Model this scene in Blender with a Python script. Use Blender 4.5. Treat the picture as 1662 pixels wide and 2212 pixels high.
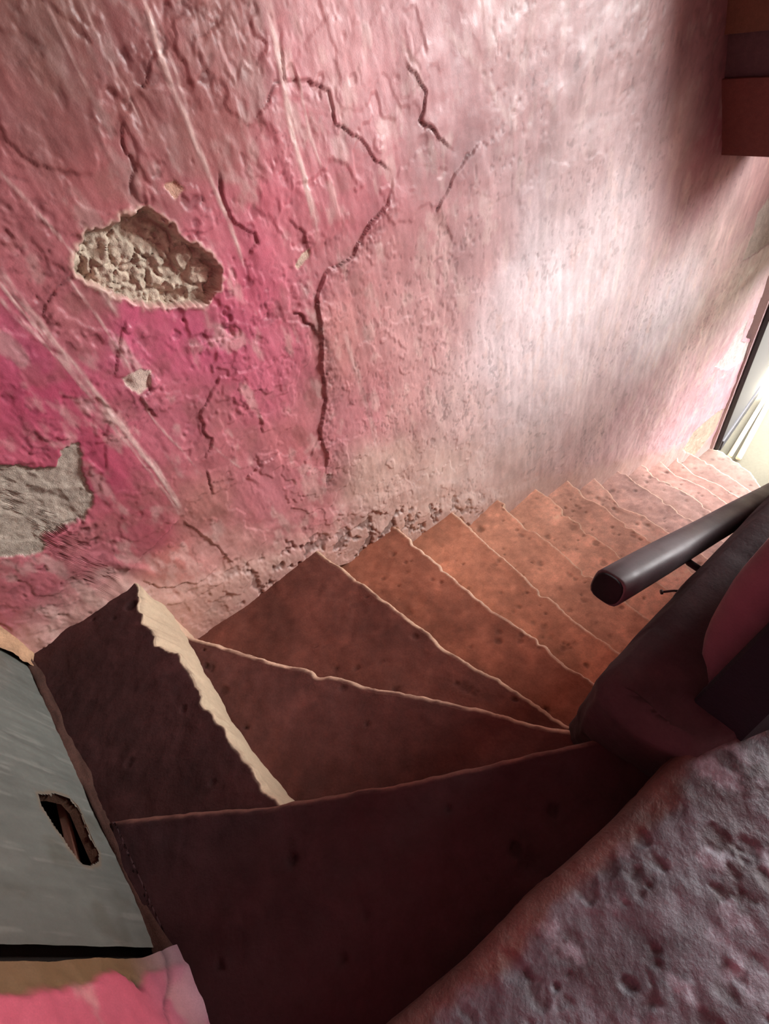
import bpy, math, random
import numpy as np
from mathutils import Matrix, Vector

for o in list(bpy.data.objects): bpy.data.objects.remove(o)
SC = bpy.context.scene
ZO = 3.91                      # camera height above the street; all coordinates below are relative to the camera

# ------------------------------------------------------------------ camera
ROT = np.array([[0.766041, -0.5663719, 0.3039805], [-0.6108905, -0.4943398, 0.6184181], [-0.1999849, -0.6594324, -0.7246758]])
FPX = 1056.694; CX, CY = 831., 1106.
cam = bpy.data.cameras.new('camera'); camo = bpy.data.objects.new('camera', cam); SC.collection.objects.link(camo)
cam.sensor_fit = 'VERTICAL'; cam.sensor_height = 36.0; cam.lens = FPX / 2212 * 36.0
cam.clip_start = 0.02; cam.clip_end = 200
M4 = Matrix.Identity(4)
for i in range(3):
    M4[i][0] = ROT[i, 0]; M4[i][1] = -ROT[i, 1]; M4[i][2] = -ROT[i, 2]
M4[2][3] = ZO
camo.matrix_world = M4
SC.camera = camo

# ------------------------------------------------------------------ world, sun, openings, exposure
w = bpy.data.worlds.new('world'); SC.world = w; w.use_nodes = True
wn = w.node_tree.nodes; wl = w.node_tree.links
bg = wn['Background']; bg.inputs['Color'].default_value = (1.0, 0.98, 0.985, 1); bg.inputs['Strength'].default_value = 36.0
def portal(name, loc, rot, sx, sy):
    l = bpy.data.lights.new(name, 'AREA'); l.shape = 'RECTANGLE'; l.size = sx; l.size_y = sy
    l.cycles.is_portal = True
    o = bpy.data.objects.new(name, l); o.location = (loc[0], loc[1], loc[2] + ZO); o.rotation_euler = rot
    SC.collection.objects.link(o)
portal('doorway_portal', (4.64, .835, -2.88), (0, math.radians(90), 0), 2.06, 1.07)
portal('fill_window_portal', (4.64, -1.05, .425), (0, math.radians(90), 0), 1.85, 1.8)
SC.view_settings.view_transform = 'Standard'; SC.view_settings.look = 'None'
SC.view_settings.gamma = 1.0; SC.view_settings.use_curve_mapping = False
SC.view_settings.exposure = 0.25

# ------------------------------------------------------------------ helpers
def ray(u, v): return ROT @ np.array([u - CX, v - CY, FPX])
def at(u, v, axis, val):
    d = ray(u, v); return d * (val / d[axis])
def lin(c):
    c = np.asarray(c, float) / 255.
    return np.where(c <= .04045, c / 12.92, ((c + .055) / 1.055) ** 2.4)

def _h(ix, iy, seed):
    n = (ix.astype(np.int64) * 374761393 + iy.astype(np.int64) * 668265263 + seed * 1442695041) & 0x7fffffff
    n = ((n ^ (n >> 13)) * 1274126177) & 0x7fffffff
    n = n ^ (n >> 16)
    return (n & 0xffff) / 32767.5 - 1.0
def vn(x, y, seed=0):
    ix = np.floor(x); iy = np.floor(y); fx = x - ix; fy = y - iy
    fx = fx * fx * fx * (fx * (fx * 6 - 15) + 10); fy = fy * fy * fy * (fy * (fy * 6 - 15) + 10)
    a = _h(ix, iy, seed); b = _h(ix + 1, iy, seed); c_ = _h(ix, iy + 1, seed); d = _h(ix + 1, iy + 1, seed)
    return (a + (b - a) * fx) * (1 - fy) + (c_ + (d - c_) * fx) * fy
def fbm(x, y, scale, octv=4, seed=0, gain=.5):
    r = np.zeros(np.broadcast(x, y).shape); amp = 1.; tot = 0.
    for o in range(octv):
        r = r + amp * vn(x * scale + 17.3 * o, y * scale - 9.1 * o, seed + o * 7); tot += amp
        amp *= gain; scale *= 2.03
    return r / tot * 1.6
def sstep(a, b, x):
    t = np.clip((x - a) / (b - a), 0, 1); return t * t * (3 - 2 * t)
def inpoly(x, y, poly):
    r = np.zeros(x.shape, bool); n = len(poly)
    for i in range(n):
        x0, y0 = poly[i]; x1, y1 = poly[(i + 1) % n]
        if y0 == y1: continue
        cnd = (y0 > y) != (y1 > y)
        r ^= cnd & (x < (x1 - x0) * (y - y0) / (y1 - y0) + x0)
    return r
def dpoly(x, y, pts, closed=False):
    """distance to a polyline and signed side of the nearest segment"""
    best = np.full(x.shape, 1e9); side = np.zeros(x.shape); par = np.zeros(x.shape)
    n = len(pts); m = n if closed else n - 1
    for i in range(m):
        x0, y0 = pts[i]; x1, y1 = pts[(i + 1) % n]
        dx, dy = x1 - x0, y1 - y0; L = dx * dx + dy * dy + 1e-12
        t = np.clip(((x - x0) * dx + (y - y0) * dy) / L, 0, 1)
        d = np.hypot(x - x0 - t * dx, y - y0 - t * dy)
        s = np.sign(dx * (y - y0) - dy * (x - x0))
        k = d < best
        best = np.where(k, d, best); side = np.where(k, s, side); par = np.where(k, (i + t) / m, par)
    return best, side, par
def sdpoly(x, y, poly):
    d, _, _ = dpoly(x, y, poly, True)
    return np.where(inpoly(x, y, poly), -d, d)

def link(name, me, mat, parent=None, loc=None):
    o = bpy.data.objects.new(name, me); SC.collection.objects.link(o)
    if mat is not None: me.materials.append(mat)
    if parent is not None: o.parent = parent
    return o
def tag(o, label=None, cat=None, kind=None, group=None):
    if label: o['label'] = label
    if cat: o['category'] = cat
    if kind: o['kind'] = kind
    if group: o['group'] = group
    return o
def empty(name, loc, label, cat, kind=None):
    o = bpy.data.objects.new(name, None); SC.collection.objects.link(o)
    o.location = (loc[0], loc[1], loc[2] + ZO); o.empty_display_size = .1
    tag(o, label, cat, kind); return o
def mesh_np(name, V, F, col, mat, parent=None, smooth=True):
    """V (n,3), F (m,4) quads (index -1 in last place = triangle is not used), col (n,3) linear"""
    V = np.asarray(V, np.float64).copy(); V[:, 2] += ZO
    if parent is not None: V -= np.array(parent.matrix_basis.translation)
    used = np.zeros(len(V), bool); used[F.ravel()] = True
    mp = np.cumsum(used) - 1; V = V[used]; F = mp[F]
    me = bpy.data.meshes.new(name)
    me.vertices.add(len(V)); me.vertices.foreach_set('co', V.astype(np.float32).ravel())
    me.loops.add(F.size); me.loops.foreach_set('vertex_index', F.astype(np.int32).ravel())
    me.polygons.add(len(F)); me.polygons.foreach_set('loop_start', (np.arange(len(F)) * 4).astype(np.int32))
    me.polygons.foreach_set('loop_total', np.full(len(F), 4, np.int32))
    me.polygons.foreach_set('use_smooth', np.full(len(F), smooth, bool))
    if col is not None:
        col = np.clip(np.asarray(col), 0, 1)[used]
        a = me.color_attributes.new('paint', 'FLOAT_COLOR', 'POINT')
        a.data.foreach_set('color', np.concatenate([col, np.ones((len(col), 1))], 1).astype(np.float32).ravel())
    me.update(); me.validate()
    return link(name, me, mat, parent)
def gfaces(n, m, wrap=False):
    i, j = np.meshgrid(np.arange(n - 1), np.arange(m if wrap else m - 1), indexing='ij')
    j2 = (j + 1) % m
    return np.stack([i * m + j, i * m + j2, (i + 1) * m + j2, (i + 1) * m + j], -1).reshape(-1, 4)
def solid(name, secs, mat, parent=None, col=None, smooth=False, bevel=0.0, kind=None):
    """loft of closed sections (each a list of xyz) with capped ends"""
    n = len(secs[0]); V = [(p[0], p[1], p[2] + ZO) for s in secs for p in s]
    if parent is not None:
        t = parent.matrix_basis.translation; V = [(x - t.x, y - t.y, z - t.z) for x, y, z in V]
    F = []
    for k in range(len(secs) - 1):
        for i in range(n):
            j = (i + 1) % n; F.append((k * n + i, k * n + j, (k + 1) * n + j, (k + 1) * n + i))
    F.append(tuple(range(n))[::-1]); F.append(tuple((len(secs) - 1) * n + i for i in range(n)))
    me = bpy.data.meshes.new(name); me.from_pydata(V, [], F); me.update()
    import bmesh
    bm = bmesh.new(); bm.from_mesh(me); bmesh.ops.recalc_face_normals(bm, faces=bm.faces)
    if bevel > 0: bmesh.ops.bevel(bm, geom=list(bm.edges), offset=bevel, segments=2, affect='EDGES', profile=.6)
    if col is not None:
        pass
    bm.to_mesh(me); bm.free()
    for p in me.polygons: p.use_smooth = smooth
    if col is not None:
        a = me.color_attributes.new('paint', 'FLOAT_COLOR', 'POINT')
        c4 = np.tile(np.array([*lin(col), 1.]), (len(me.vertices), 1)); a.data.foreach_set('color', c4.astype(np.float32).ravel())
    o = link(name, me, mat, parent)
    if kind: o['kind'] = kind
    return o
def box(name, x0, x1, y0, y1, z0, z1, mat, parent=None, col=None, bevel=0.0, kind=None):
    s = lambda x: [(x, y0, z0), (x, y1, z0), (x, y1, z1), (x, y0, z1)]
    return solid(name, [s(x0), s(x1)], mat, parent, col, False, bevel, kind)
def tube(name, pts, r, mat, parent=None, col=None, n=10, sq=2.0, rot=0.0, smooth=True):
    secs = []
    P = [np.array(p, float) for p in pts]
    for k, p in enumerate(P):
        t = P[min(k + 1, len(P) - 1)] - P[max(k - 1, 0)]; t /= np.linalg.norm(t)
        a = np.cross(t, [0, 0, 1.]);
        if np.linalg.norm(a) < 1e-3: a = np.array([1., 0, 0])
        a /= np.linalg.norm(a); b = np.cross(a, t)
        rr = r[k] if hasattr(r, '__len__') else r
        ring = []
        for i in range(n):
            th = 2 * math.pi * i / n + rot; c_, s_ = math.cos(th), math.sin(th)
            q = (abs(c_) ** sq + abs(s_) ** sq) ** (-1 / sq)
            ring.append(tuple(p + rr * q * (c_ * a + s_ * b)))
        secs.append(ring)
    return solid(name, secs, mat, parent, col, smooth)

# ------------------------------------------------------------------ materials
def material(name, rough=.7, noise=((90., .18), (420., .12)), bump=.25, bscale=260., bdist=.0015, spec=.4, base=None, rvar=0.):
    m = bpy.data.materials.new(name); m.use_nodes = True
    nt = m.node_tree; N = nt.nodes; L = nt.links; b = N['Principled BSDF']
    b.inputs['Roughness'].default_value = rough; b.inputs['Specular IOR Level'].default_value = spec
    tc = N.new('ShaderNodeTexCoord')
    if base is None:
        at_ = N.new('ShaderNodeVertexColor'); at_.layer_name = 'paint'; cur = at_.outputs['Color']
    else:
        rgb = N.new('ShaderNodeRGB'); rgb.outputs[0].default_value = (*lin(base), 1); cur = rgb.outputs[0]
    for sc, am in noise:
        n = N.new('ShaderNodeTexNoise'); n.inputs['Scale'].default_value = sc; n.inputs['Detail'].default_value = 4; n.inputs['Roughness'].default_value = .65
        L.new(tc.outputs['Object'], n.inputs['Vector'])
        mr = N.new('ShaderNodeMapRange'); mr.inputs['From Min'].default_value = .25; mr.inputs['From Max'].default_value = .75
        mr.inputs['To Min'].default_value = 1 - am; mr.inputs['To Max'].default_value = 1 + am
        L.new(n.outputs['Fac'], mr.inputs['Value'])
        mx = N.new('ShaderNodeVectorMath'); mx.operation = 'SCALE'
        L.new(cur, mx.inputs[0]); L.new(mr.outputs[0], mx.inputs['Scale']); cur = mx.outputs[0]
    L.new(cur, b.inputs['Base Color'])
    if rvar:
        n = N.new('ShaderNodeTexNoise'); n.inputs['Scale'].default_value = 14; n.inputs['Detail'].default_value = 5
        L.new(tc.outputs['Object'], n.inputs['Vector'])
        mr = N.new('ShaderNodeMapRange'); mr.inputs['From Min'].default_value = .3; mr.inputs['From Max'].default_value = .7
        mr.inputs['To Min'].default_value = rough - rvar; mr.inputs['To Max'].default_value = rough + rvar
        L.new(n.outputs['Fac'], mr.inputs['Value']); L.new(mr.outputs[0], b.inputs['Roughness'])
    if bump:
        n = N.new('ShaderNodeTexNoise'); n.inputs['Scale'].default_value = bscale; n.inputs['Detail'].default_value = 5; n.inputs['Roughness'].default_value = .6
        L.new(tc.outputs['Object'], n.inputs['Vector'])
        bp = N.new('ShaderNodeBump'); bp.inputs['Strength'].default_value = bump; bp.inputs['Distance'].default_value = bdist
        L.new(n.outputs['Fac'], bp.inputs['Height']); L.new(bp.outputs[0], b.inputs['Normal'])
    return m
M_PAINT = material('pink_limewash', .5, ((60., .08), (330., .10)), .28, 240., .0016, .45, rvar=.12)
M_MORTAR = material('bare_mortar', .9, ((120., .2), (500., .18)), .8, 300., .003, .2)
M_TREAD = material('worn_terracotta', .8, ((25., .16), (140., .14)), .5, 160., .002, .25)
M_RISER = material('riser_plaster', .75, ((70., .10), (300., .08)), .5, 220., .002, .3)
M_GREY = material('worn_stone', .62, ((40., .18), (220., .2)), .7, 150., .003, .45)
M_GREEN = material('green_grey_paint', .5, ((30., .08), (200., .08)), .3, 240., .001, .4)
M_DARK = material('dark_plaster', .8, ((40., .16), (200., .12)), .5, 120., .002, .25)  # dark rough finish shared by newel, boards, rail cap and door backing
M_PLAIN = material('dull_plaster', .85, ((12., .08), (90., .08)), .4, 80., .002, .25)
M_WOODRAIL = material('dark_rail_wood', .5, ((18., .18), (130., .15)), .35, 120., .001, .5, base=(66, 54, 56), rvar=.1)
M_IRON = material('rusty_iron', .55, ((60., .2),), .3, 200., .001, .5, base=(52, 40, 40))
M_DOORGREY = material('grey_door_paint', .5, ((8., .06),), .15, 60., .001, .4, base=(34, 34, 38))
M_POLE = material('pale_metal_pole', .4, ((20., .08),), .0, 60., .001, .5, base=(206, 200, 176))
M_STREET = material('pale_street_paving', .9, ((3., .06), (40., .08)), .3, 40., .003, .2, base=(74, 71, 60))

# ================================================================== STRUCTURE
WY = 1.37                      # plane of the big pink wall
def W(u, v):
    q = at(u, v, 1, WY); return (q[0], q[2])
def WP(pts): return [W(*p) for p in pts]

RISE = .1907
def lev(k): return -1.518 - RISE * (k - 3)
GROUND = lev(15) - .10

# ---- the big pink wall
def wall_far():
    xs = [-.66]
    while xs[-1] < 4.44:
        x = xs[-1]; xs.append(x + .0036 + max(0, x - .9) * .0022)
    xs = np.array(xs); xs[-1] = 4.45
    zb = np.interp(xs, [-.66, -.36, -.29, .3, .7, 4.45], [-1.28, -1.28, -1.60, -1.64, -1.86, -3.95])
    t = np.linspace(0, 1, 460)
    ztop = np.interp(xs, [-.66, .3, 1.2, 2.6, 4.45], [.16, .16, .08, -.2, -.75])
    Zf = zb[:, None] + (ztop - zb)[:, None] * t[None]
    tc = np.linspace(0, 1, 9)[1:]
    Zc = ztop[:, None] + (1.6 - ztop)[:, None] * tc[None]
    Z = np.concatenate([Zf, Zc], 1); X = np.repeat(xs[:, None], Z.shape[1], 1)
    n, m = Z.shape
    # --- colour field
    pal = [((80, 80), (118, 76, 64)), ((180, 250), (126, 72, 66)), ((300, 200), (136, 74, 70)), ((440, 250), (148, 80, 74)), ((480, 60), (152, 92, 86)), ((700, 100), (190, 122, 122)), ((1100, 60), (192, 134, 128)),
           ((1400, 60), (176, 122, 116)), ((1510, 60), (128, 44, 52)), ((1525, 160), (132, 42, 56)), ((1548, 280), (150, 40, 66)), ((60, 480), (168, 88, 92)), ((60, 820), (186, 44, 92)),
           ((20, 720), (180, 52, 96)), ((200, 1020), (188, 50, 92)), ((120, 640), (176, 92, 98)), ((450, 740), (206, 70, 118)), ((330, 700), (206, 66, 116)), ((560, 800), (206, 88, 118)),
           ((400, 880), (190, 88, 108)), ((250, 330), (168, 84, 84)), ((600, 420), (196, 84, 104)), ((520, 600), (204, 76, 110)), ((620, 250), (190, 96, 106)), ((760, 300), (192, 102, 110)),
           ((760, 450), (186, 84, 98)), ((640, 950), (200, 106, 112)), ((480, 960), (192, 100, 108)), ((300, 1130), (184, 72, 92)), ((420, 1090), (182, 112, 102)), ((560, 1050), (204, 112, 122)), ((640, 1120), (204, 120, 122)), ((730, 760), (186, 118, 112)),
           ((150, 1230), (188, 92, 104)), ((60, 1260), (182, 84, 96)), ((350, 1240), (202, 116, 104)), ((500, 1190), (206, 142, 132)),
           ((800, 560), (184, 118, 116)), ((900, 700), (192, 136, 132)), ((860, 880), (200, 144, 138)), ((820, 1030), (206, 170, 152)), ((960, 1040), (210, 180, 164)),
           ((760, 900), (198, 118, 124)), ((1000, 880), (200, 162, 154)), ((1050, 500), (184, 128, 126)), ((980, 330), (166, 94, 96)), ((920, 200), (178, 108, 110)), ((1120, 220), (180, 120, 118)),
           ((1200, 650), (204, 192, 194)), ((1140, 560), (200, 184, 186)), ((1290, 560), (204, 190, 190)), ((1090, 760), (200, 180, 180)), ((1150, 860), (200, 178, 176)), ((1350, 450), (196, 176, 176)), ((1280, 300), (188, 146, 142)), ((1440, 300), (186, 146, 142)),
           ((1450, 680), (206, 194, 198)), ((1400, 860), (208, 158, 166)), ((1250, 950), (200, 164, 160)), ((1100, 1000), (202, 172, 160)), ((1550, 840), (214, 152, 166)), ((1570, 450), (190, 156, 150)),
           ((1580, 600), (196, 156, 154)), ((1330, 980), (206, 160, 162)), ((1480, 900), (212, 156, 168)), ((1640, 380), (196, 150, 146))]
    wx = X + .045 * fbm(X, Z, 5, 3, 3); wz = Z + .06 * fbm(X, Z, 5, 3, 31)
    num = np.zeros((n, m, 3)); den = np.zeros((n, m))
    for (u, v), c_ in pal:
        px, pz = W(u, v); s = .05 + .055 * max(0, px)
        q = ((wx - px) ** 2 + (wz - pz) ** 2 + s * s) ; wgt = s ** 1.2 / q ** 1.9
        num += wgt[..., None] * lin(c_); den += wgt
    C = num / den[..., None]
    # brushed / washed vertical variation, blotches and paint loss
    brush = fbm(X * 5.0, Z * .55, 9, 4, 11)
    blot = fbm(X, Z, 7, 5, 21)
    C = C * (1 + .12 * brush + .10 * blot)[..., None]
    left = sstep(1.5, .6, X)
    brown = lin((150, 98, 82)); pale = lin((212, 176, 164))
    k = np.clip(sstep(.15, .75, fbm(X, Z, 11, 5, 41)) * .55, 0, 1) * left
    C = C * (1 - k[..., None]) + C.mean((0, 1)) * 0 + k[..., None] * (C * .45 + brown * .45)
    k = sstep(.25, .8, fbm(X * 1.6, Z * .8, 13, 5, 51)) * .45
    C = C * (1 - k[..., None]) + pale * k[..., None] * np.clip(C.max(-1) / .55, .5, 1.15)[..., None]
    # --- relief
    H = .010 * fbm(X, Z, 1.7, 3, 61) + .0035 * fbm(X, Z, 6, 3, 71) + .0012 * fbm(X, Z, 22, 4, 81, .6) * (1 - .75 * sstep(.6, 1.5, X))
    trow = fbm(X * 3.2, Z * .9, 16, 3, 91); H += .0008 * trow * (1 - .8 * sstep(.6, 1.4, X))
    # right side: trowelled, slanting strokes
    a = X * .9 + Z * .45; b_ = -X * .45 + Z * .9
    H += sstep(.9, 1.8, X) * (.0030 * fbm(a * .55, b_ * 1.4, 5, 3, 101, .42) + .0006 * fbm(a, b_ * 1.8, 20, 3, 111))
    # layered flakes: plateaus of old paint with sharp rims
    for sc, thr, th, sd in ((4.2, .10, .0034, 121), (7.5, .25, .0022, 131), (13., .50, .0013, 141)):
        q = fbm(X, Z, sc, 5, sd, .56); st = sstep(thr - .025, thr + .025, q)
        H += th * st * (.35 + .65 * left)
        rim = np.exp(-((q - thr) / .03) ** 2) * left
        C = C * (1 - .22 * rim[..., None] * sstep(-.2, .5, blot)[..., None])
    # pockmarks
    pk = sstep(.52, .78, fbm(X * 1., Z * .8, 34, 3, 151)) * (.55 + .45 * sstep(-.2, .5, fbm(X, Z, 3, 2, 161)))
    H -= .0032 * pk * (.1 + .9 * left) * sstep(.0, .5, fbm(X, Z, 2.2, 2, 163)); pk = pk * sstep(.0, .5, fbm(X, Z, 2.2, 2, 163)); C = C * (1 - .25 * pk[..., None])
    sp = sstep(.62, .74, fbm(X * 1.1, Z * .7, 60, 2, 155)); sp *= sstep(.0, .5, fbm(X, Z, 2.6, 3, 157)); C = C * (1 - .2 * sp[..., None]); H -= .0012 * sp
    low = np.interp(X, xs, zb)
    # named cracks and flake edges: (pixels, raised side, thickness)
    E = [([(855, 372), (835, 435), (792, 488), (762, 552), (702, 585), (680, 640), (686, 720), (692, 800), (702, 862), (688, 930), (702, 985), (700, 1040)], 1, .012, .10),
         ([(603, 40), (612, 165), (660, 172), (708, 200), (722, 268), (770, 290), (812, 345), (852, 378)], 1, .005, .12),
         ([(612, 165), (572, 212), (548, 262)], 1, .004, .05),
         ([(262, 235), (270, 330), (290, 372), (286, 432)], 1, .004, .06), ([(502, 38), (470, 58), (424, 80), (404, 106)], 1, .004, .05), ([(334, 96), (316, 180), (296, 200)], 1, .004, .05),
         ([(470, 358), (476, 410), (492, 450), (500, 475), (548, 500), (556, 528), (520, 556)], 1, .006, .06),
         ([(268, 685), (258, 770), (238, 812)], 1, .005, .06), ([(330, 800), (322, 842), (300, 856), (322, 884), (346, 902)], 1, .006, .05),
         ([(562, 790), (470, 815), (436, 890), (440, 930), (457, 946), (450, 972), (424, 1002)], 1, .006, .09), ([(446, 1012), (450, 1040), (466, 1068)], 1, .006, .05),
         ([(604, 978), (562, 1000), (530, 1032)], 1, .008, .05), ([(560, 895), (568, 935)], 1, .005, .04),
         ([(272, 1238), (330, 1172), (388, 1116)], 1, .012, .05), ([(388, 1116), (470, 1180), (500, 1215)], 1, .006, .05), ([(160, 600), (110, 640), (98, 690)], 1, .004, .05),
         ([(628, 665), (668, 700), (684, 720)], 1, .008, .05), ([(480, 730), (440, 735), (395, 750)], 1, .006, .03), ([(620, 470), (655, 500), (668, 545)], 1, .004, .05),
         ([(95, 1158), (150, 1130), (186, 1115)], -1, .006, .05), ([(300, 1250), (340, 1265), (420, 1250), (470, 1225)], 1, .006, .04), ([(700, 1180), (760, 1140), (800, 1100), (842, 1108)], 1, .010, .04),
         ([(1040, 300), (985, 370), (930, 470)], 1, .006, .12), ([(870, 130), (920, 200), (905, 260), (985, 330)], 1, .006, .08)]
    jx = X + .006 * fbm(X, Z, 32, 3, 171); jz = Z + .006 * fbm(X, Z, 32, 3, 181)
    for pts, sd, th, wd in E:
        d, s, pr = dpoly(jx, jz, WP(pts)); on = s * sd > 0
        fade = sstep(0, .12, pr) * sstep(1, .88, pr)
        H += np.where(on, th * np.exp(-d / wd), 0) * fade
        gw = .0026 * (1 + .9 * fbm(X, Z, 14, 2, 193)); g = np.exp(-(d / np.maximum(gw, .0008)) ** 2) * fade * sstep(-.5, .35, fbm(X, Z, 16, 2, 191))
        H -= .004 * g; C = C * (1 - .35 * g[..., None])
        side = np.where(~on, np.exp(-d / .022), 0) * fade
        C = C * (1 - .18 * side[..., None])
    # crumbly band where the thick paint layer has broken away
    d, s_, pr = dpoly(jx, jz, WP(E[0][0])); band = np.where(s_ > 0, sstep(.075, .004, d + .02 * fbm(X, Z, 12, 3, 195)), 0) * sstep(0, .1, pr)
    cru = fbm(X, Z, 55, 4, 197, .65); H -= .004 * band * (cru + .5); C = C * (1 - band[..., None] * (.12 + .30 * sstep(.0, .7, cru)[..., None]))
    # whitewash dribbles running straight down
    S = [([(0, 585), (110, 727), (230, 878), (330, 1000), (396, 1106)], .0075, .8), ([(0, 612), (112, 748), (236, 896), (330, 1010), (394, 1108)], .0035, .75), ([(0, 645), (120, 768), (250, 922), (390, 1112)], .0045, .6),
         ([(0, 372), (100, 480), (200, 602), (250, 680)], .0035, .65), ([(150, 600), (260, 760), (330, 900), (424, 1012)], .003, .55),
         ([(308, 0), (345, 130), (420, 300), (490, 480), (522, 572)], .0055, .8), ([(330, 0), (350, 90), (420, 270)], .003, .4), ([(264, 735), (302, 802)], .009, .5),
         ([(572, 0), (595, 90), (622, 245), (652, 380), (684, 528)], .0095, .8), ([(640, 160), (668, 290), (690, 360)], .004, .5), ([(740, 720), (782, 850), (822, 985)], .012, .4), ([(960, 60), (1040, 150), (1110, 280)], .012, .4),
         ([(170, 0), (230, 110), (300, 260)], .003, .4), ([(90, 0), (150, 110), (190, 190)], .003, .35), ([(455, 960), (520, 1010)], .003, .5)]
    cream = lin((214, 184, 172))
    for pts, wd, st in S:
        d, s, pr = dpoly(X + .003 * fbm(X, Z * .2, 60, 2, 201), Z, WP(pts))
        g = st * np.exp(-(d / wd) ** 4) * np.clip(.75 + .6 * fbm(X * 4, Z, 24, 3, 211), 0, 1.1) * sstep(0, .06, pr + .03) * sstep(1.04, .9, pr)
        C = C * (1 - g[..., None]) + cream * g[..., None]; H += .0012 * g
    # dirty cream skim at the foot of the wall, thick and lumpy
    foot = np.interp(X, [-.66, -.3, -.2, .3, .7, 1.05, 4.4], [-1.137, -1.137, -1.33, -1.50, -1.70, -1.90, -3.80])
    hb = Z - foot
    rag = hb + .03 * fbm(X, Z, 12, 4, 221)
    H += .022 * sstep(.10, -.02, rag) * sstep(1.9, 1.1, X) + .008 * sstep(.22, .16, rag) * left
    k = sstep(.16, .02, rag) * .65
    C = C * (1 - k[..., None]) + k[..., None] * lin((196, 158, 138))
    mess = sstep(.13, .03, rag) * sstep(.1, .6, fbm(X, Z, 26, 4, 231)) * sstep(1.6, .8, X) * sstep(-.3, .2, X)
    H -= .012 * mess; C = C * (1 - .5 * mess[..., None])
    # --- patches where the paint has gone
    HOLE = WP([(158, 548), (190, 500), (258, 482), (308, 458), (334, 466), (402, 520), (456, 560), (476, 586), (470, 622), (432, 656), (350, 661), (300, 655), (240, 630), (195, 606), (170, 590)])
    PAT = [WP([(-60, 1000), (40, 1000), (62, 1006), (115, 1003), (132, 974), (166, 957), (178, 990), (180, 1030), (201, 1072), (196, 1096), (186, 1115), (150, 1130), (96, 1155), (92, 1190), (0, 1206), (-80, 1230)]),
           WP([(262, 815), (300, 795), (328, 800), (325, 830), (300, 852), (270, 832)]), WP([(634, 574), (650, 548), (668, 535), (668, 552), (642, 582)]), WP([(352, 400), (374, 390), (398, 408), (376, 428)]),
           WP([(1662, 430), (1640, 458), (1626, 508), (1604, 562), (1640, 545), (1690, 505)]), WP([(1546, 792), (1574, 760), (1592, 722), (1618, 686), (1604, 738), (1626, 742), (1606, 776), (1570, 800)]),
           WP([(1474, 972), (1500, 932), (1548, 892), (1566, 880), (1546, 928), (1500, 986)])]
    jit = .007 * fbm(X, Z, 34, 3, 241) + .004 * fbm(X, Z, 90, 2, 251)
    dh = sdpoly(X, Z, HOLE) + jit
    ins = sstep(.004, -.006, dh)
    # rubble core: knobbly, deep to the right
    kn = np.zeros_like(X); rng = np.random.RandomState(4)
    x0, x1 = min(p[0] for p in HOLE), max(p[0] for p in HOLE); z0, z1 = min(p[1] for p in HOLE), max(p[1] for p in HOLE)
    sx = rng.uniform(x0, x1, 46); sz = rng.uniform(z0, z1, 46); sh = rng.uniform(-.1, 1, 46)
    near = dh < .02
    xx = X[near] + .008 * fbm(X[near], Z[near], 40, 3, 261); zz = Z[near] + .008 * fbm(X[near], Z[near], 40, 3, 271)
    D = np.hypot(xx[:, None] - sx[None], zz[:, None] - sz[None]); o = np.argsort(D, 1)[:, :2]
    d1 = np.take_along_axis(D, o[:, :1], 1)[:, 0]; d2 = np.take_along_axis(D, o[:, 1:], 1)[:, 0]
    kv = sh[o[:, 0]] * .6 + .8 * sstep(0, .014, d2 - d1) - .35
    kn[near] = kv
    depth = .030 + .016 * sstep(x0, x1, X) - .016 * kn + .009 * fbm(X, Z, 42, 5, 281, .68) + .010 * sstep(.15, .6, fbm(X, Z, 26, 3, 283))
    H += -ins * np.maximum(depth, .006) + .003 * np.exp(-((dh - .006) / .006) ** 2)
    mort = lin((188, 174, 146)) * (1 + .22 * fbm(X, Z, 30, 4, 291))[..., None]
    C = C * (1 - ins[..., None]) + mort * ins[..., None]
    rim = np.exp(-((dh - .004) / .006) ** 2) * .6; C = C * (1 - rim[..., None]) + lin((202, 178, 150)) * rim[..., None]
    masks = [('rubble_core', dh < -.001)]
    for i, P in enumerate(PAT):
        d = sdpoly(X, Z, P) + jit * (1 if i in (0, 4, 5, 6) else .35)
        ins = sstep(.002, -.003, d)
        H -= ins * (.007 if i == 0 else .004) - ins * .0018 * fbm(X, Z, 45, 4, 301)
        cc = [(172, 160, 140), (206, 184, 164), (200, 176, 150), (196, 150, 120), (206, 198, 182), (206, 192, 186), (190, 166, 138)][i]
        C = C * (1 - ins[..., None]) + lin(cc) * (1 + .14 * fbm(X, Z, 26, 4, 311))[..., None] * ins[..., None]
        masks.append(('bare_plaster_patch', d < -.0005))
    # ragged end of the wall by the doorway, broken out above
    notch = W(1608, 742)
    Y = WY - H
    V = np.stack([X, Y, Z], -1).reshape(-1, 3); F = gfaces(n, m)
    fc = V[F].mean(1)
    edge = 4.40 + .02 * fbm(fc[:, 2], fc[:, 2] * 0, 6, 4, 321) - .10 * sstep(notch[1] - .03, notch[1] + .06, fc[:, 2])
    keep = fc[:, 0] < edge
    bo = ((1 + .34 * sstep(.5, 1.4, X) * sstep(3.9, 2.9, X) * sstep(-.55, -1.25, Z)) * (1 - .26 * sstep(.9, 1.9, X) * sstep(-1.1, -.4, Z)))[..., None] * (1 - .6 * sstep(3.2, 4.4, X))[..., None]; C = np.clip(C * bo, 0, .86)  # light balance put into the colour: paler mid-wall, darker above and by the doorway
    lum = (C * [.3, .5, .2]).sum(-1); dsat = (.28 + .18 * sstep(.7, 1.6, X) * sstep(3.7, 2.9, X))[..., None]; C = C * (1 - dsat) + lum[..., None] * np.array([1.02, .98, 1.0]) * dsat
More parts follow.
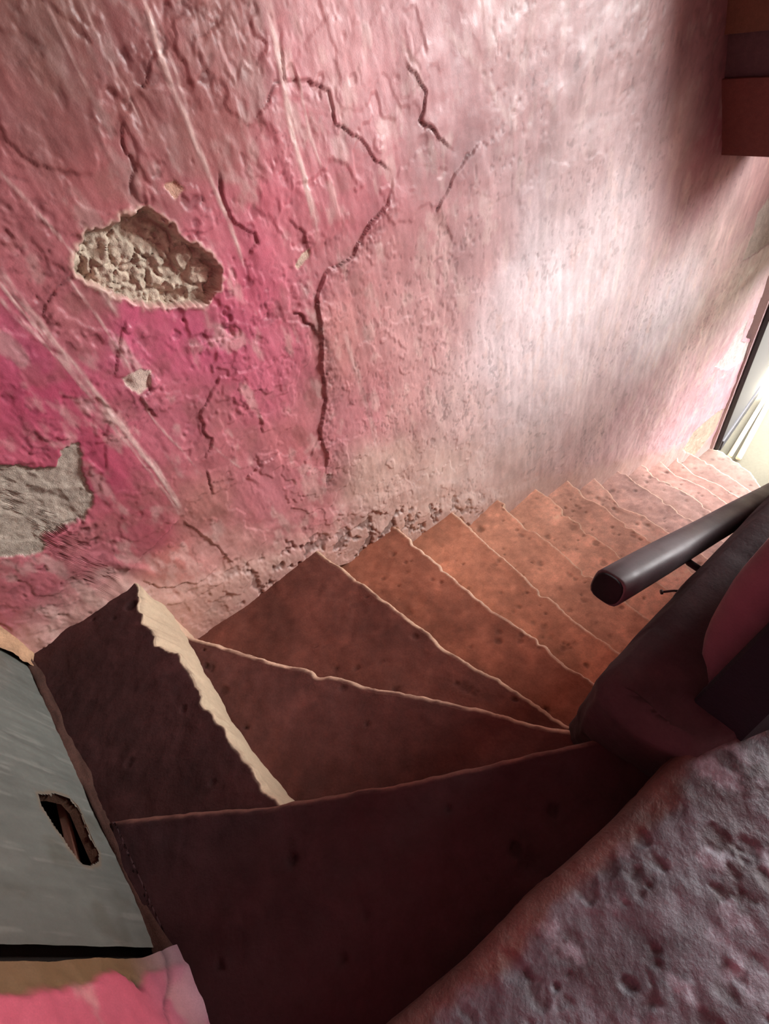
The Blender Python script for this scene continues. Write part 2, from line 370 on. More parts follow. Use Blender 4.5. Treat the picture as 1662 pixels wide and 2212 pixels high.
    root = mesh_np('wall_back', V, F[keep & ~np.any([mk.reshape(-1)[F].mean(1) > .5 for _, mk in masks], 0)], C.reshape(-1, 3), M_PAINT)
    tag(root, 'tall pink limewashed wall with flaking paint beside the stairs', 'wall', 'structure')
    lab = ['knobbly bare mortar in the hole', 'grey bare plaster'] + ['pale bare plaster'] * 6
    for (nm, mk), lb in zip(masks, lab):
        f = F[keep & (mk.reshape(-1)[F].mean(1) > .5)]
        if len(f):
            o = mesh_np(nm, V, f, C.reshape(-1, 3), M_MORTAR, None); o.parent = root; o['label'] = lb
    return root
wall_far()
# masonry behind the paint skin, so that the wall has thickness
box('wall_back_core', -.7, 4.34, 1.45, 1.70, -4.2, 1.6, M_PLAIN, None, (176, 150, 130), kind='structure')

# ---- left wall: green painted door leaf, jamb, corner plaster
def LX(y): return -.461 - .12 * y
def left_wall():
    # plaster jamb and wall south of the door
    ys = np.concatenate([np.linspace(-2.2, -.3, 12)[:-1], np.linspace(-.3, .405, 170)])
    zs = np.concatenate([np.linspace(-1.2, -.45, 180), np.linspace(-.45, 1.6, 12)[1:]])
    Yg, Zg = np.meshgrid(ys, zs, indexing='ij')
    H = .006 * fbm(Yg, Zg, 3, 3, 401) + .003 * fbm(Yg, Zg, 18, 4, 411)
    bare = sstep(.012, -.004, .405 - Yg - .032 - .012 * fbm(Yg, Zg, 16, 4, 421))
    H -= .006 * bare
    footk = sstep(.14, 0, Zg + 1.137 + .02 * fbm(Yg, Zg, 9, 3, 431))
    H += .032 * footk ** 2
    C = np.ones(Yg.shape + (3,)) * lin((206, 102, 122)) * (1 + .2 * fbm(Yg, Zg, 6, 4, 441))[..., None]
    pale = sstep(.3, .7, fbm(Yg, Zg, 9, 4, 451)); C = C * (1 - .5 * pale[..., None]) + lin((214, 180, 170)) * .5 * pale[..., None]
    C = C * (1 - bare[..., None]) + lin((124, 100, 72)) * bare[..., None]
    lil = footk * .85; C = C * (1 - lil[..., None]) + lin((150, 124, 140)) * lil[..., None]  # cool light on the bulging foot, put into the colour as lilac
    cr = np.exp(-(fbm(Yg, Zg, 5, 3, 461) / .03) ** 2) * sstep(.05, .25, Yg); H -= .004 * cr; C = C * (1 - .5 * cr[..., None])
    V = np.stack([LX(Yg) + H, Yg, Zg], -1).reshape(-1, 3)
    o = mesh_np('wall_left', V, gfaces(*Yg.shape), C.reshape(-1, 3), M_PAINT)
    tag(o, 'pink plastered wall with chipped edge beside the green door', 'wall', 'structure')
    # corner plaster between door and pink wall + rough mortar line along the sill
    ys = np.linspace(1.285, 1.40, 34); zs = np.concatenate([np.linspace(-1.2, -.45, 150), [1.6]])
    Yg, Zg = np.meshgrid(ys, zs, indexing='ij'); H = .006 * fbm(Yg, Zg, 20, 4, 471) + .018 * sstep(1.30, 1.36, Yg) + .010
    C = np.ones(Yg.shape + (3,)) * lin((176, 142, 112)) * (1 + .25 * fbm(Yg, Zg, 22, 4, 481))[..., None]
    o2 = mesh_np('corner_plaster', np.stack([LX(Yg) + H, Yg, Zg], -1).reshape(-1, 3), gfaces(*Yg.shape), C.reshape(-1, 3), M_MORTAR); o2.parent = o
    s = np.linspace(0, 1, 180); th = np.linspace(0, math.pi / 2, 7); S, T = np.meshgrid(s, th, indexing='ij')
    Yl = .36 + 1.02 * S; r = .019 + .008 * fbm(Yl, T, 9, 4, 491) + .022 * sstep(.55, .36, Yl) * sstep(.36, .42, Yl + .03)
    Cc = np.ones(S.shape + (3,)) * lin((68, 47, 40)) * (1 + .3 * fbm(Yl, T * .1, 14, 4, 495))[..., None]
    t = mesh_np('trim_1', np.stack([LX(Yl) - .004 + r * np.sin(T), Yl, -1.140 + r * 1.1 * np.cos(T)], -1).reshape(-1, 3), gfaces(*S.shape), Cc.reshape(-1, 3), M_MORTAR)
    tag(t, 'rough brown mortar line along the foot of the green door', 'trim', 'structure')
    box('wall_left_core', -1.0, -.69, -2.3, 1.75, -4.2, 1.6, M_PLAIN, None, (150, 120, 100), kind='structure')
    # door leaf
    ys = np.linspace(.425, 1.30, 250); zs = np.concatenate([np.linspace(-1.125, -.55, 170), np.linspace(-.55, .85, 10)[1:]])
    Yg, Zg = np.meshgrid(ys, zs, indexing='ij')
    def LP(u, v):
        d = ray(u, v); k = -.461 / (d[0] + .12 * d[1]); q = d * k; return (q[1], q[2])
    HP = [LP(*p) for p in [(82, 1718), (118, 1716), (150, 1724), (168, 1744), (196, 1806), (216, 1850), (207, 1868), (178, 1866), (150, 1830), (128, 1796), (96, 1750)]]
    H = .0016 * fbm(Yg * 3, Zg * .5, 9, 4, 501) + .0008 * fbm(Yg, Zg, 30, 3, 511)
    base = np.ones(Yg.shape + (3,)) * lin((98, 102, 96))
    C = base * (1 + .12 * fbm(Yg * 4, Zg * .5, 8, 4, 521) + .08 * fbm(Yg, Zg, 5, 3, 531))[..., None]
    st = sstep(.55, .85, fbm(Yg * 8, Zg * .6, 12, 4, 541)); C = C * (1 - .3 * st[..., None]) + lin((140, 142, 134)) * .3 * st[..., None]
    dk = sstep(.5, .9, fbm(Yg, Zg, 10, 4, 551)) * .35; C = C * (1 - dk[..., None]) + lin((76, 74, 62)) * dk[..., None]
    d = sdpoly(Yg, Zg, HP) + .004 * fbm(Yg, Zg, 60, 3, 561)
    rimc = np.exp(-((d - .004) / .004) ** 2) * .5; C = C * (1 - rimc[..., None]) + lin((120, 96, 70)) * rimc[..., None]
    X = LX(Yg) + H
    V = np.stack([X, Yg, Zg], -1); n, m = Yg.shape
    F = gfaces(n, m); keep = d.reshape(-1)[F].mean(1) > 0
    droot = empty('door_1', (LX(.86) - .02, .86, -1.13), 'grey green painted door with a ragged hole near its foot', 'door', 'structure')
    mesh_np('door_leaf', V.reshape(-1, 3), F[keep], C.reshape(-1, 3), M_GREEN, droot)
    # hole lining, dark sheet painting the unlit space behind, one batten showing through
    cen = np.mean(HP, 0); loop = [(LX(y), y, z) for y, z in HP]
    ring = []
    for dx, k in ((.0, 1.06), (-.018, 1.0), (-.020, 1.25)):
        ring.append([(x + dx - .0005, cen[0] + (y - cen[0]) * k, cen[1] + (z - cen[1]) * k) for x, y, z in loop])
    nn = len(loop); V2 = np.array([p for r_ in ring for p in r_]); F2 = []
    for a_ in range(2):
        for i in range(nn): F2.append((a_ * nn + i, a_ * nn + (i + 1) % nn, (a_ + 1) * nn + (i + 1) % nn, (a_ + 1) * nn + i))
    mesh_np('hole_rim', V2, np.array(F2), np.ones((len(V2), 3)) * lin((70, 48, 36)), M_MORTAR, droot, False)
    box('dark_backing', LX(.6) - .15, LX(.6) - .085, .30, 1.45, -1.30, 1.0, M_DARK, droot, (44, 26, 24))
    yb = cen[0] - .002
    box('batten', LX(yb) - .052, LX(yb) - .036, .46, .80, cen[1] * 1.065 - .007, cen[1] * 1.065 + .005, M_DARK, droot, (120, 86, 72), .002)
    # dark strip painting the shade between leaf and jamb
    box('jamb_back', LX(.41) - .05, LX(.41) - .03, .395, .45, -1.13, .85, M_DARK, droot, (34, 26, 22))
    box('door_head', LX(.86) - .16, LX(.86) + .06, .38, 1.40, .85, 1.6, M_PLAIN, droot, (190, 110, 116))
left_wall()

# ---- right side: level-topped newel wall, pink pier, dark slab for shade
def right_wall():
    L = {-.930: [(.62, -.09), (.43, -.014), (.41, .06), (.41, .115), (.42, .14), (.44, .150), (.53, .155), (.95, .155), (3.2, .155), (4.40, .155)],
         -.952: [(.62, -.097), (.395, -.016), (.378, .06), (.376, .120), (.385, .152), (.41, .168), (.52, .172), (.95, .172), (3.2, .172), (4.40, .172)],
         -1.137: [(.62, -.1), (.398, -.018), (.387, .05), (.378, .122), (.376, .158), (.40, .184), (.50, .194), (.95, .195), (3.2, .195), (4.40, .195)],
         -1.327: [(.62, -.1), (.405, -.018), (.392, .05), (.384, .13), (.394, .186), (.425, .211), (.52, .218), (.95, .218), (3.2, .218), (4.40, .218)],
         -1.518: [(.62, -.1), (.435, -.018), (.42, .05), (.425, .15), (.445, .212), (.485, .236), (.57, .240), (.95, .240), (3.2, .24), (4.40, .24)],
         -3.99: [(.62, -.1), (.435, -.018), (.42, .05), (.425, .15), (.445, .212), (.485, .236), (.57, .240), (.95, .240), (3.2, .24), (4.40, .24)]}
    zk = sorted(L)[::-1]
    rows_z = [-.930, -.936, -.944, -.952] + list(np.linspace(-.98, -1.518, 26)) + [-1.7, -2.2, -3.99]
    def outline(z):
        for a_, b_ in zip(zk[:-1], zk[1:]):
            if b_ <= z <= a_:
                t = (z - a_) / (b_ - a_); P = np.array(L[a_]) * (1 - t) + np.array(L[b_]) * t; break
        seg = np.r_[0, np.cumsum(np.hypot(*np.diff(P, axis=0).T))]
        # sample densely near the end
        q = np.concatenate([np.linspace(0, .22, 24)[:-1], np.linspace(.22, .55, 66), np.linspace(.55, 1.1, 60)[1:], np.linspace(1.1, seg[-1], 24)[1:]])
        return np.stack([np.interp(q, seg, P[:, 0]), np.interp(q, seg, P[:, 1])], 1), q
    rows = []
    for z in rows_z:
        P, q = outline(z); nrm = np.gradient(P, axis=0); nrm = np.stack([-nrm[:, 1], nrm[:, 0]], 1); nrm /= np.linalg.norm(nrm, axis=1)[:, None]
        h = .006 * fbm(q, np.full_like(q, z), 9, 4, 601) + .003 * fbm(q, np.full_like(q, z), 30, 3, 611)
        P = P + nrm * (h * min(1, max(0, (-.945 - z) * 12)))[:, None]
        rows.append(np.stack([P[:, 0], P[:, 1], np.full(len(P), z) + .003 * fbm(q, q * 0 + z, 12, 3, 621)], 1))
    # top: inner rows toward the back edge
    top = []
    for k in (1.0, .75, .5, .25, 0.):
        r_ = rows[0].copy(); yb = .05; r_[:, 1] = yb + (r_[:, 1] - yb) * k
        r_[:, 0] = np.maximum(r_[:, 0], .42); r_[:, 2] = -.929 + .006 * fbm(r_[:, 0], r_[:, 1], 10, 4, 631); top.append(r_)
    A = np.array(top[::-1][:-1] + rows); n, m = A.shape[:2]
    X, Y, Z = A[..., 0], A[..., 1], A[..., 2]
    C = np.ones((n, m, 3)) * lin((54, 42, 44)) * (1 + .25 * fbm(X + Y, Z - Y, 9, 4, 641))[..., None]
    k = sstep(.0, .6, fbm(X + Y, Z, 14, 4, 651)) * .35; C = C * (1 - k[..., None]) + lin((76, 56, 56)) * k[..., None]
    root = empty('wall_right', (1.6, .05, -3.9), 'dark level-topped newel wall on the open side of the stairs', 'wall', 'structure')
    mesh_np('newel_wall', A.reshape(-1, 3), gfaces(n, m), C.reshape(-1, 3), M_DARK, root)
    # pink pier standing on it
    prof = [(-1.0, .030), (-.92, .0352), (-.88, .050), (-.856, .0643), (-.82, .071), (-.793, .0745), (-.755, .077), (-.72, .0775), (-.64, .0765), (-.58, .070), (-.537, .0643), (-.45, .056), (-.3, .050), (.4, .05), (1.6, .05)]
    zz = np.concatenate([np.linspace(-.96, -.45, 40), np.linspace(-.45, 1.6, 14)[1:]]); yo = np.interp(zz, [p[0] for p in prof], [p[1] for p in prof])
    # outline around: from south face (y=-.05) across the end to the north face
    cols = []
    tt = np.concatenate([np.linspace(0, 1, 24)])
    for z, y1 in zip(zz, yo):
        pts = [(1.0, -.045), (.53, -.045)]
        for a_ in tt:
            yv = -.045 + (y1 + .045) * a_
            xv = .510 + .010 * abs(2 * a_ - 1) ** 5
            pts.append((xv, yv))
        pts += [(.54, y1 + .001), (.7, y1 + .003), (1.0, y1 + .005)]
        cols.append([(p[0], p[1], z) for p in pts])
    A = np.array(cols); X, Y, Z = A[..., 0], A[..., 1], A[..., 2]
    A[..., 0] += .002 * fbm(Y, Z, 14, 4, 661) * (X < .9)
    C = np.ones(X.shape + (3,)) * lin((104, 74, 82)) * (1 + .2 * fbm(Y, Z, 12, 4, 671))[..., None]
    mesh_np('pier', A.reshape(-1, 3), gfaces(*X.shape), C.reshape(-1, 3), M_PAINT, root)['label'] = 'pink plastered pier'
    # blue-black slab painting the shaded newel side toward the landing, leaning a little
    ed = lambda z: .0335 - .07 * (z + .9)
    solid('dark_slab', [[(.478, -.047, z), (.478, ed(z) - .004, z), (.482, ed(z), z), (.507, ed(z), z), (.58, -.02, z), (.68, -.11, z), (.60, -.094, z)] for z in (-.945, -.5, 0., .6)], M_DARK, root, (15, 17, 24))
    box('newel_core', .45, 4.38, 0.0, .12, -3.95, -.940, M_DARK, root, (54, 42, 44))
right_wall()

# ---- landing floor, far wall with doorway, upper wall with added fill window, ceiling, back wall
EW0, EW1 = 4.40, 4.62
we = empty('wall_end', (4.5, .7, GROUND), 'end wall around the street doorway at the foot of the stairs', 'wall', 'structure')
box('wall_over_door', EW0, EW1, .10, 1.46, -1.85, 1.6, M_PLAIN, we, (196, 130, 130))
box('door_pier', EW0, EW1, -.15, .30, -4.0, -1.85, M_PLAIN, we, (196, 150, 140))
wf = empty('fill_window_1', (4.5, -1.0, -.5), 'unseen upstairs window opening added in the end wall for fill light', 'window', 'structure')  # unseen opening, added to carry fill light onto the pink wall
box('wall_below_sill', EW0, EW1, -2.3, .10, -4.0, -.50, M_PLAIN, wf, (196, 150, 140))
box('wall_over_window', EW0, EW1, -2.3, .10, 1.35, 1.6, M_PLAIN, wf, (196, 150, 140))
box('reveal', EW0, EW1, -2.3, -1.95, -.50, 1.35, M_PLAIN, wf, (196, 150, 140))
box('reveal', EW0, EW1, -.15, .10, -.50, 1.35, M_PLAIN, wf, (196, 150, 140))
box('door_jamb', EW0, EW1, 1.345, 1.75, -4.0, -1.85, M_PLAIN, we, (160, 140, 142))
tag(box('wall_near', -1.0, 4.62, -2.4, -2.2, -4.0, 1.6, M_PLAIN, None, (200, 180, 172), kind='structure'), 'plain plastered wall behind the landing', 'wall')
tag(box('ceiling', -1.0, 4.62, -2.4, 1.75, 1.6, 1.75, M_PLAIN, None, (190, 170, 160), kind='structure'), 'plain plastered ceiling high over the stairwell', 'ceiling')
tag(box('floor', -.70, 4.40, -2.2, -.615, -1.10, lev(0), M_PLAIN, None, (150, 132, 124), kind='structure'), 'stone landing floor behind the worn step', 'floor')

# ---- stepped boards over the lower stairs (top right of the picture)
lt = empty('ceiling_over_stairs', (2.95, .77, -.93), 'dark stepped boards jutting from the pink wall over the lower stairs', 'ceiling', 'structure')
def board(x0, z0, x1, z1, th, col):
    pr = lambda y: [(x0, y, z0), (x1, y, z1), (x1 + th, y, z1), (x0 + th, y, z0)]
    solid('board', [pr(.88), pr(WY + .03)], M_DARK, lt, col, False, .004)
board(3.05, -.935, 2.86, -.600, .40, (104, 58, 54))
board(2.88, -.600, 2.83, -.440, .40, (84, 62, 66))
board(2.80, -.445, 2.74, -.10, .40, (104, 72, 58))
board(2.72, -.11, 2.60, 1.6, .40, (104, 70, 60))

# ================================================================== STAIRCASE
stair = empty('staircase', (.3, .7, GROUND), 'worn terracotta staircase with winding steps going down to the street door', 'staircase')
def resample(pts, n):
    P = np.array(pts, float); s = np.r_[0, np.cumsum(np.hypot(*np.diff(P, axis=0).T))]; q = np.linspace(0, s[-1], n)
    return np.stack([np.interp(q, s, P[:, 0]), np.interp(q, s, P[:, 1])], 1)
def px_line(pts, z):
    return [tuple(at(u, v, 2, z)[:2]) for u, v in pts]
def step(k, z, front, back, drop, nu=230, nt=60, r=.014, rough=1.0, seed=0, col=(140, 72, 50), riser_col=(206, 186, 160), name='step', label=None, base=None, mat=None, lump=None, sag=.006, pits=30, edgecol=None, rt=6):
    """tread between two plan lines, rounded chipped nosing, riser below; lines run from the pink wall to the newel"""
    Fp = resample(front, nu); Bp = resample(back, nu); S = np.linspace(0, 1, nu)
    Lf = np.r_[0, np.cumsum(np.hypot(*np.diff(Fp, axis=0).T))]
    dirv = np.gradient(Fp, axis=0); nrm = np.stack([-dirv[:, 1], dirv[:, 0]], 1); nrm /= np.linalg.norm(nrm, axis=1)[:, None]
    if np.mean(np.sum(nrm * (Fp - Bp), 1)) < 0: nrm = -nrm
    chip = fbm(Lf, Lf * 0 + seed, 9, 4, 700 + seed) * .006 + fbm(Lf, Lf * 0 + seed * 3.3, 40, 3, 720 + seed) * .0028
    big = -sstep(.45, .9, fbm(Lf, Lf * 0 + seed * 1.7, 6, 3, 740 + seed)) * .016
    off = (chip + big) * rough
    Fp = Fp + nrm * off[:, None]
    bf = Fp if base is None else resample(base, nu)
    rows = []; kind = []
    for t in np.linspace(0, 1, nt):
        t2 = 1 - (1 - t) ** 1.15
        P = Bp + (Fp - nrm * r - Bp) * t2
        rows.append(np.c_[P, np.full(nu, z)]); kind.append(0)
    for a_ in np.linspace(0, math.pi / 2, rt + 1)[1:]:
        P = Fp - nrm * r + nrm * r * math.sin(a_)
        rows.append(np.c_[P, z - r + r * math.cos(a_) + 0 * S]); kind.append(1)
    for t in np.linspace(0, 1, 12)[1:]:
        tgt = Fp - nrm * .004 if base is None else bf
        P = Fp + (tgt - Fp) * min(1, t * 1.4)
        rows.append(np.c_[P, np.full(nu, z - r - t * (drop - r))]); kind.append(2)
    rows.append(np.c_[Bp, np.full(nu, z - drop)]); kind.append(3)
    rows.append(np.c_[Bp, np.full(nu, z)]); kind.append(3)
    A = np.array(rows); X, Y, Z = A[..., 0], A[..., 1], A[..., 2]
    kd = np.array(kind)
    tr = (kd <= 1)[:, None]
    # wear
    tfrac = np.clip(np.arange(len(rows)) / (nt - 1.), 0, 1)[:, None]
    mid = np.sin(math.pi * np.clip(S, 0, 1))[None] ** 1.2
    h = -sag * mid * sstep(.3, 1, tfrac) + .004 * fbm(X, Y, 5, 3, 760 + seed) + .0014 * fbm(X, Y, 28, 3, 770 + seed)
    if lump is not None: h = h + lump(X, Y) * sstep(0, .06, 1 - tfrac)
    rng = np.random.RandomState(100 + seed); pit = np.zeros(X.shape)
    for i in range(pits):
        s_, t_ = rng.uniform(.08, .95), rng.uniform(.25, .97)
        c_ = Bp[int(s_ * (nu - 1))] + (Fp[int(s_ * (nu - 1))] - Bp[int(s_ * (nu - 1))]) * t_
        rr = rng.uniform(.006, .018) * (1.0 if rng.rand() < .8 else 1.7)
        d = np.hypot(X - c_[0], (Y - c_[1]) * rng.uniform(.7, 1.3)) + .004 * fbm(X, Y, 60, 2, 780 + i)
        pit = np.maximum(pit, sstep(rr, rr * .35, d) * rng.uniform(.4, 1))
    A[..., 2] += np.where(tr, h - .006 * pit, 0) * (sstep(0, .05, tfrac) if base is None else 1)
    rz = (kd == 2)[:, None]; bump_ = .005 * fbm(Lf[None] + 0 * Z, Z, 14, 4, 790 + seed) * rz
    A[..., 0] += nrm[None, :, 0] * bump_; A[..., 1] += nrm[None, :, 1] * bump_
    C = np.ones(X.shape + (3,)) * lin(col) * (1 + .22 * fbm(X, Y, 6, 4, 800 + seed) + .10 * fbm(X, Y, 30, 3, 810 + seed))[..., None]
    pale = sstep(.2, .8, fbm(X, Y, 8, 4, 820 + seed)) * .25; C = C * (1 + 1.2 * pale[..., None])
    C = C * (1 - .45 * pit[..., None])
    e = np.clip(sstep(nt - 1.8, nt + rt * .55, np.arange(len(rows)))[:, None] + .45 * fbm(Lf[None] + 0 * Z, Z * 0 + np.arange(len(rows))[:, None] * .02, 24, 4, 830 + seed) * (kd == 1)[:, None], 0, 1)  # riser plaster colour, run over the nosing to paint its lit edge
    rc = lin(riser_col) * (1 + .10 * fbm(Lf[None] + 0 * Z, Z, 9, 3, 840 + seed))[..., None]
    C = C * (1 - e[..., None]) + rc * e[..., None]
    if edgecol is not None: C = edgecol(X, Y, C, tfrac, kd)
    n, m = X.shape; F = gfaces(n, m); rowi = F[:, 0] // m
    isr = (kd[np.minimum(rowi + 1, n - 1)] == 2)
    V = A.reshape(-1, 3); mat = mat or M_TREAD
    o = mesh_np(name, V, F[~isr], C.reshape(-1, 3), mat, stair)
    if label: o['label'] = label
    rz_ = mesh_np('riser', V, F[isr], C.reshape(-1, 3), M_RISER, None); 
    rz_.parent = o; rz_.location = -o.matrix_basis.translation - stair.matrix_basis.translation
    return o
YI = .10
N2p = px_line([(400, 1370), (500, 1398), (600, 1426), (690, 1450), (840, 1487), (995, 1520), (1110, 1550), (1225, 1574)], lev(2))
S3 = px_line([(680, 1181), (811, 1279), (890, 1338), (966, 1398), (1090, 1471), (1150, 1515), (1198, 1547), (1231, 1566)], lev(3))
N1 = px_line([(276, 1241), (307, 1284), (314, 1308), (322, 1352), (336, 1380), (365, 1407), (384, 1409), (408, 1443), (427, 1476), (456, 1515), (480, 1553), (504, 1592), (533, 1635), (552, 1673), (566, 1707), (595, 1726)], lev(1))
N1b = px_line([(398, 1371), (442, 1448), (504, 1558), (566, 1649), (629, 1724)], lev(2))
ZB = lev(1) + .014
L1 = px_line([(236, 1772), (420, 1752), (580, 1738), (630, 1725), (812, 1698), (973, 1666), (1140, 1630), (1250, 1605), (1298, 1592)], ZB)
straight = {}
ends = {4: [(845, 1127), (1009, 1268), (1150, 1371), (1282, 1471)], 5: [(976, 1100), (1117, 1228), (1274, 1360), (1337, 1406)],
        6: [(1077, 1076), (1236, 1209), (1287, 1244), (1346, 1293), (1410, 1338)], 7: [(1158, 1054), (1187, 1074), (1267, 1139), (1357, 1206), (1421, 1252), (1460, 1279)],
        8: [(1228, 1037), (1267, 1071), (1303, 1092), (1415, 1172), (1484, 1215), (1504, 1232)], 9: [(1285, 1028), (1318, 1063), (1343, 1092), (1394, 1110), (1459, 1154), (1540, 1208)],
        10: [(1339, 1012), (1365, 1031), (1451, 1089), (1513, 1130)], 11: [(1388, 1003), (1430, 1034), (1498, 1067), (1553, 1109)], 12: [(1426, 995), (1462, 1024), (1524, 1049), (1587, 1092)],
        13: [(1464, 988), (1502, 1024), (1560, 1045), (1612, 1080)], 14: [(1489, 978), (1524, 995), (1589, 1034), (1636, 1067)], 15: [(1562, 975), (1621, 1016), (1650, 1053)]}
def extend(P):
    P = [tuple(p) for p in P]
    a_ = np.polyfit([p[1] for p in P], [p[0] for p in P], 1)
    sl = a_[0]
    y0 = WY + .045; P = [(P[0][0] + .0 * (y0 - P[0][1]), y0)] + P
    if P[-1][1] > .21: P = P + [(P[-1][0] + sl * (.20 - P[-1][1]), .20)]
    return P
lines = {2: [(-.262, WY + .04), (-.256, WY - .02)] + N2p + [(.47, .13)], 3: [(.322, WY + .045)] + S3 + [(.53, .14)]}
for k, p in ends.items(): lines[k] = extend(px_line(p, lev(k)))
def back_of(P, d=.03):
    P = np.array(P); P = P.copy(); P[:, 0] -= d; return P
terr = [(84, 50, 44), (100, 60, 50), (146, 94, 74), (186, 130, 104), (210, 156, 130), (218, 168, 144), (212, 166, 146), (210, 168, 152), (192, 156, 146), (178, 144, 134), (160, 126, 116), (140, 108, 98), (116, 90, 82), (96, 76, 68)]  # fall of light put into tread colours: dark winders, pale mid flight
# landing step B (the dark one at the bottom), step A beside the green door; both coloured dark for shade
GE = px_line([(1402, 1690), (1256, 1830), (1132, 1939), (1007, 2064), (904, 2152), (831, 2212)], lev(0))
GE = [(.70, -.085), (.52, -.03), (.43, .004)] + GE + [(-.60, .085)]
step(1, lev(1), [(-.285, WY + .03)] + N1 + [(-.195, .41)], [(-.62, WY + .03), (-.60, 1.2), (-.585, .9), (-.56, .6), (-.55, .44)], RISE, 320, 70, .007, 1.2, 11, (58, 32, 31), (186, 168, 142),
     label='narrow dark step with a broken cream riser', base=[(-.250, WY + .03)] + N1b + [(-.170, .41)], pits=6, sag=.002)
step(0, ZB, [(-.62, .505)] + L1 + [(.45, .118)], [(-.62, .04), (-.2, .02), (.2, -.03), (.45, -.05)], .235, 240, 70, .012, .45, 12, (51, 30, 32), (110, 76, 66), label='dark brown quarter landing step', pits=10, sag=.003)
# winders and flight
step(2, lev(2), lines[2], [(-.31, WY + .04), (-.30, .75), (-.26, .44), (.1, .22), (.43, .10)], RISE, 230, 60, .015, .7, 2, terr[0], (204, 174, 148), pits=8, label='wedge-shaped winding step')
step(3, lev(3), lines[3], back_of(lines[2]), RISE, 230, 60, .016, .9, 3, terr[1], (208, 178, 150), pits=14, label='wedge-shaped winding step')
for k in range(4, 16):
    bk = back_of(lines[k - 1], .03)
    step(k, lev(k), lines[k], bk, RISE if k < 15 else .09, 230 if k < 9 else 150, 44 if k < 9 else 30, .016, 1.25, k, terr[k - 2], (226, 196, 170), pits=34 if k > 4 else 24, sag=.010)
# worn grey stone step nearest the camera
def grey(X, Y, C, tf, kd):
    g = np.ones(X.shape + (3,)) * lin((84, 83, 89)) * (1 + .40 * fbm(X, Y, 9, 4, 901) + .22 * fbm(X, Y, 34, 4, 911))[..., None]
    dk = np.clip(sstep(.05, .6, fbm(X, Y, 14, 5, 921)) * .6 + .6 * sstep(.35, .8, fbm(X, Y, 22, 4, 971)), 0, .9); g = g * (1 - dk[..., None]) + lin((52, 40, 42)) * dk[..., None]
    wht = sstep(.35, .8, fbm(X, Y, 20, 4, 931)) * .8; g = g * (1 - wht[..., None]) + lin((126, 126, 134)) * wht[..., None]
    ed = np.interp(X, [p[0] for p in GE[::-1]], [p[1] for p in GE[::-1]]) - Y
    o = sstep(.046, .022, ed + .016 * fbm(X, Y, 10, 4, 941)); oc = lin((74, 47, 40)) * (1 + .25 * fbm(X, Y, 12, 3, 951))[..., None]
    return g * (1 - o[..., None]) + oc * o[..., None]
GS = step(-1, lev(0), GE, [(.70, -.62), (-.60, -.62)], .17, 400, 230, .018, .06, 21, (150, 140, 136), (120, 80, 66), label='worn grey stone step with orange nosing', edgecol=grey, mat=M_GREY, pits=60, sag=.004, lump=lambda X, Y: .0026 * fbm(X, Y, 14, 4, 961, .55) - .0035 * sstep(.35, .8, fbm(X, Y, 22, 4, 971)) + .0008 * fbm(X, Y, 55, 3, 981))
tag(box('landing_edge', .62, 4.4, -.62, .13, -1.1, lev(0) + .001, M_GREY, None, (130, 118, 116), kind='structure'), 'stone landing beside the dark slab', 'floor')

# ================================================================== HANDRAIL
rail = empty('handrail', (.51, .24, -.832), 'dark round wooden handrail fixed above the lower stairs', 'handrail')
YR = .24
a0 = at(1312, 1271, 1, YR); a1 = at(1650, 1078, 1, YR); dr = (a1 - a0) / (a1[0] - a0[0]); p0 = a0; p1 = a0 + dr * (3.7 - a0[0])
u_ = (p1 - p0) / np.linalg.norm(p1 - p0)
ca_ = np.cross(u_, [0, 0, 1.]); ca_ /= np.linalg.norm(ca_); cb_ = np.cross(ca_, u_)
pts = [p0 - u_ * .0, p0 + u_ * .004] + [p0 + (p1 - p0) * t for t in np.linspace(.02, 1, 24)]
tube('rail', pts, [.0285, .0315] + [.0322 + .0006 * math.sin(i * 1.7) for i in range(24)], M_WOODRAIL, rail, None, 24, 3.4, math.radians(28))
solid('end_cap', [[tuple(p0 - u_ * t + rr * ((abs(math.cos(th)) ** 2.7 + abs(math.sin(th)) ** 2.7) ** (-1 / 2.7)) * (math.cos(th) * ca_ + math.sin(th) * cb_)) for th in [2 * math.pi * i / 20 + math.radians(22) for i in range(20)]] for t, rr in ((.0005, .0284), (.0045, .026))], M_DARK, rail, (22, 18, 20), True)
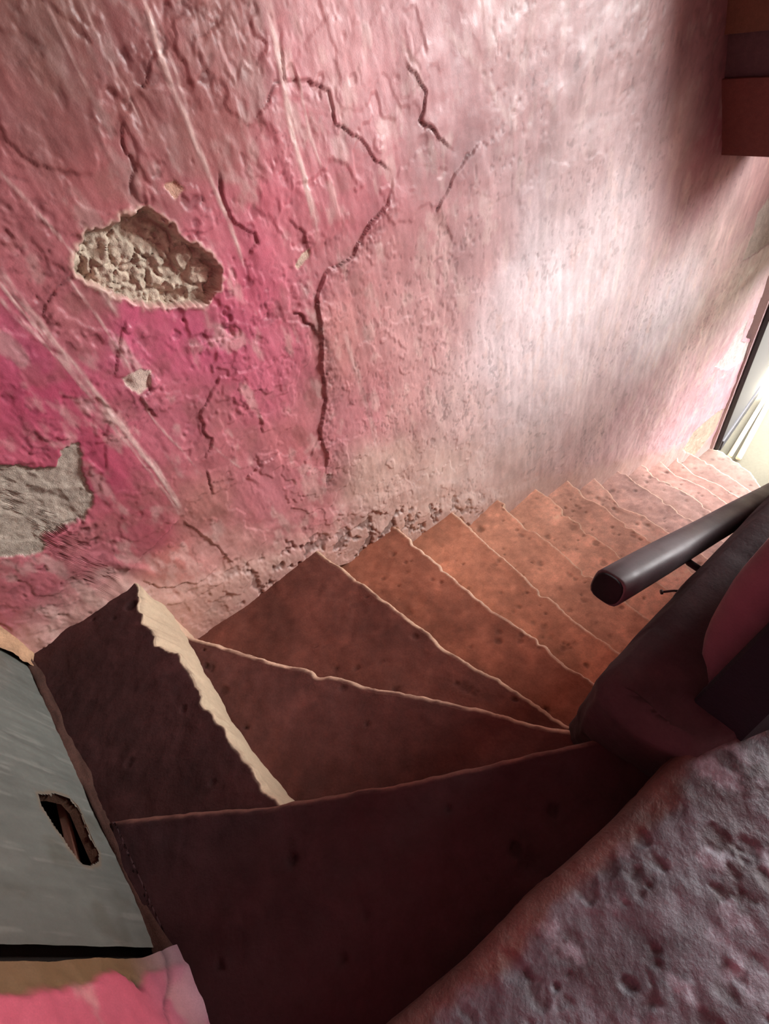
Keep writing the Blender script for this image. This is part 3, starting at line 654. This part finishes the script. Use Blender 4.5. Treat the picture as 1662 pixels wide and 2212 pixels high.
for xb in (at(1500, 1212, 1, .21)[0], 1.9, 2.9):
    zr = (p0 + dr * (xb - p0[0]))[2]
    yw = .172 + .12 * min(.57, max(0, -.952 - (zr - .06))) 
    tube('bracket', [(xb, YR, zr - .028), (xb + .004, YR - .006, zr - .05), (xb + .008, YR - .02, zr - .066), (xb + .010, min(yw, .24) - .012, zr - .074)], .0085, M_IRON, rail, None, 8)
nl = at(1440, 1278, 1, .20)
no = empty('nail', (nl[0], .17, nl[2] - .005), 'bent rusty nail sticking out of the newel wall under the handrail', 'nail')
tube('shank', [(nl[0] + .03, .165, nl[2] + .004), (nl[0] + .012, .19, nl[2] + .001), (nl[0] - .006, .205, nl[2])], .0028, M_IRON, no, None, 6)
tube('head', [(nl[0] - .006, .205, nl[2]), (nl[0] - .009, .2075, nl[2])], [.0055, .0055], M_IRON, no, None, 8)

# ================================================================== STREET DOOR AND STREET
dz = GROUND + .03
d2 = empty('door_2', (4.45, 1.30, dz), 'grey street door leaf standing open against the wall end', 'door', 'structure')
solid('leaf', [[(4.43, 1.300, z), (5.50, 1.46, z), (5.50, 1.50, z), (4.43, 1.34, z)] for z in (dz, dz + 2.1)], M_DOORGREY, d2, None, False, .006)
solid('bottom_rail', [[(4.46, 1.290, z), (5.48, 1.442, z), (5.48, 1.462, z), (4.46, 1.312, z)] for z in (dz + .02, dz + .14)], M_DOORGREY, d2, None, False, .004)
tag(box('ground', -20, 40, -20, 20, GROUND - .2, GROUND, M_STREET, None, None, kind='structure'), 'pale sunlit paving outside the street door', 'ground')
tag(box('wall_outside', 10.0, 10.4, -20, 20, GROUND, -1.1, M_STREET, None, None, kind='structure'), 'unseen house wall across the street, added to block sky light', 'wall')  # out of view, added and sized to hold back sky light at the doorway
def pole(u0, v0, u1, v1, r, lab):
    a_ = at(u0, v0, 2, GROUND + r + .02); b_ = at(u1, v1, 2, GROUND + r + .02); b_ = a_ + (b_ - a_) * 1.8
    o = tube('metal_pole', [a_, a_ + (b_ - a_) * .5, b_], r, M_POLE, None, None, 10); tag(o, lab, 'pole', None, None)
pole(1577, 985, 1662, 846, .022, 'pale metal pole on the paving nearest the grey door leaf')
pole(1596, 990, 1662, 868, .026, 'pale metal pole on the paving farther from the grey door leaf')
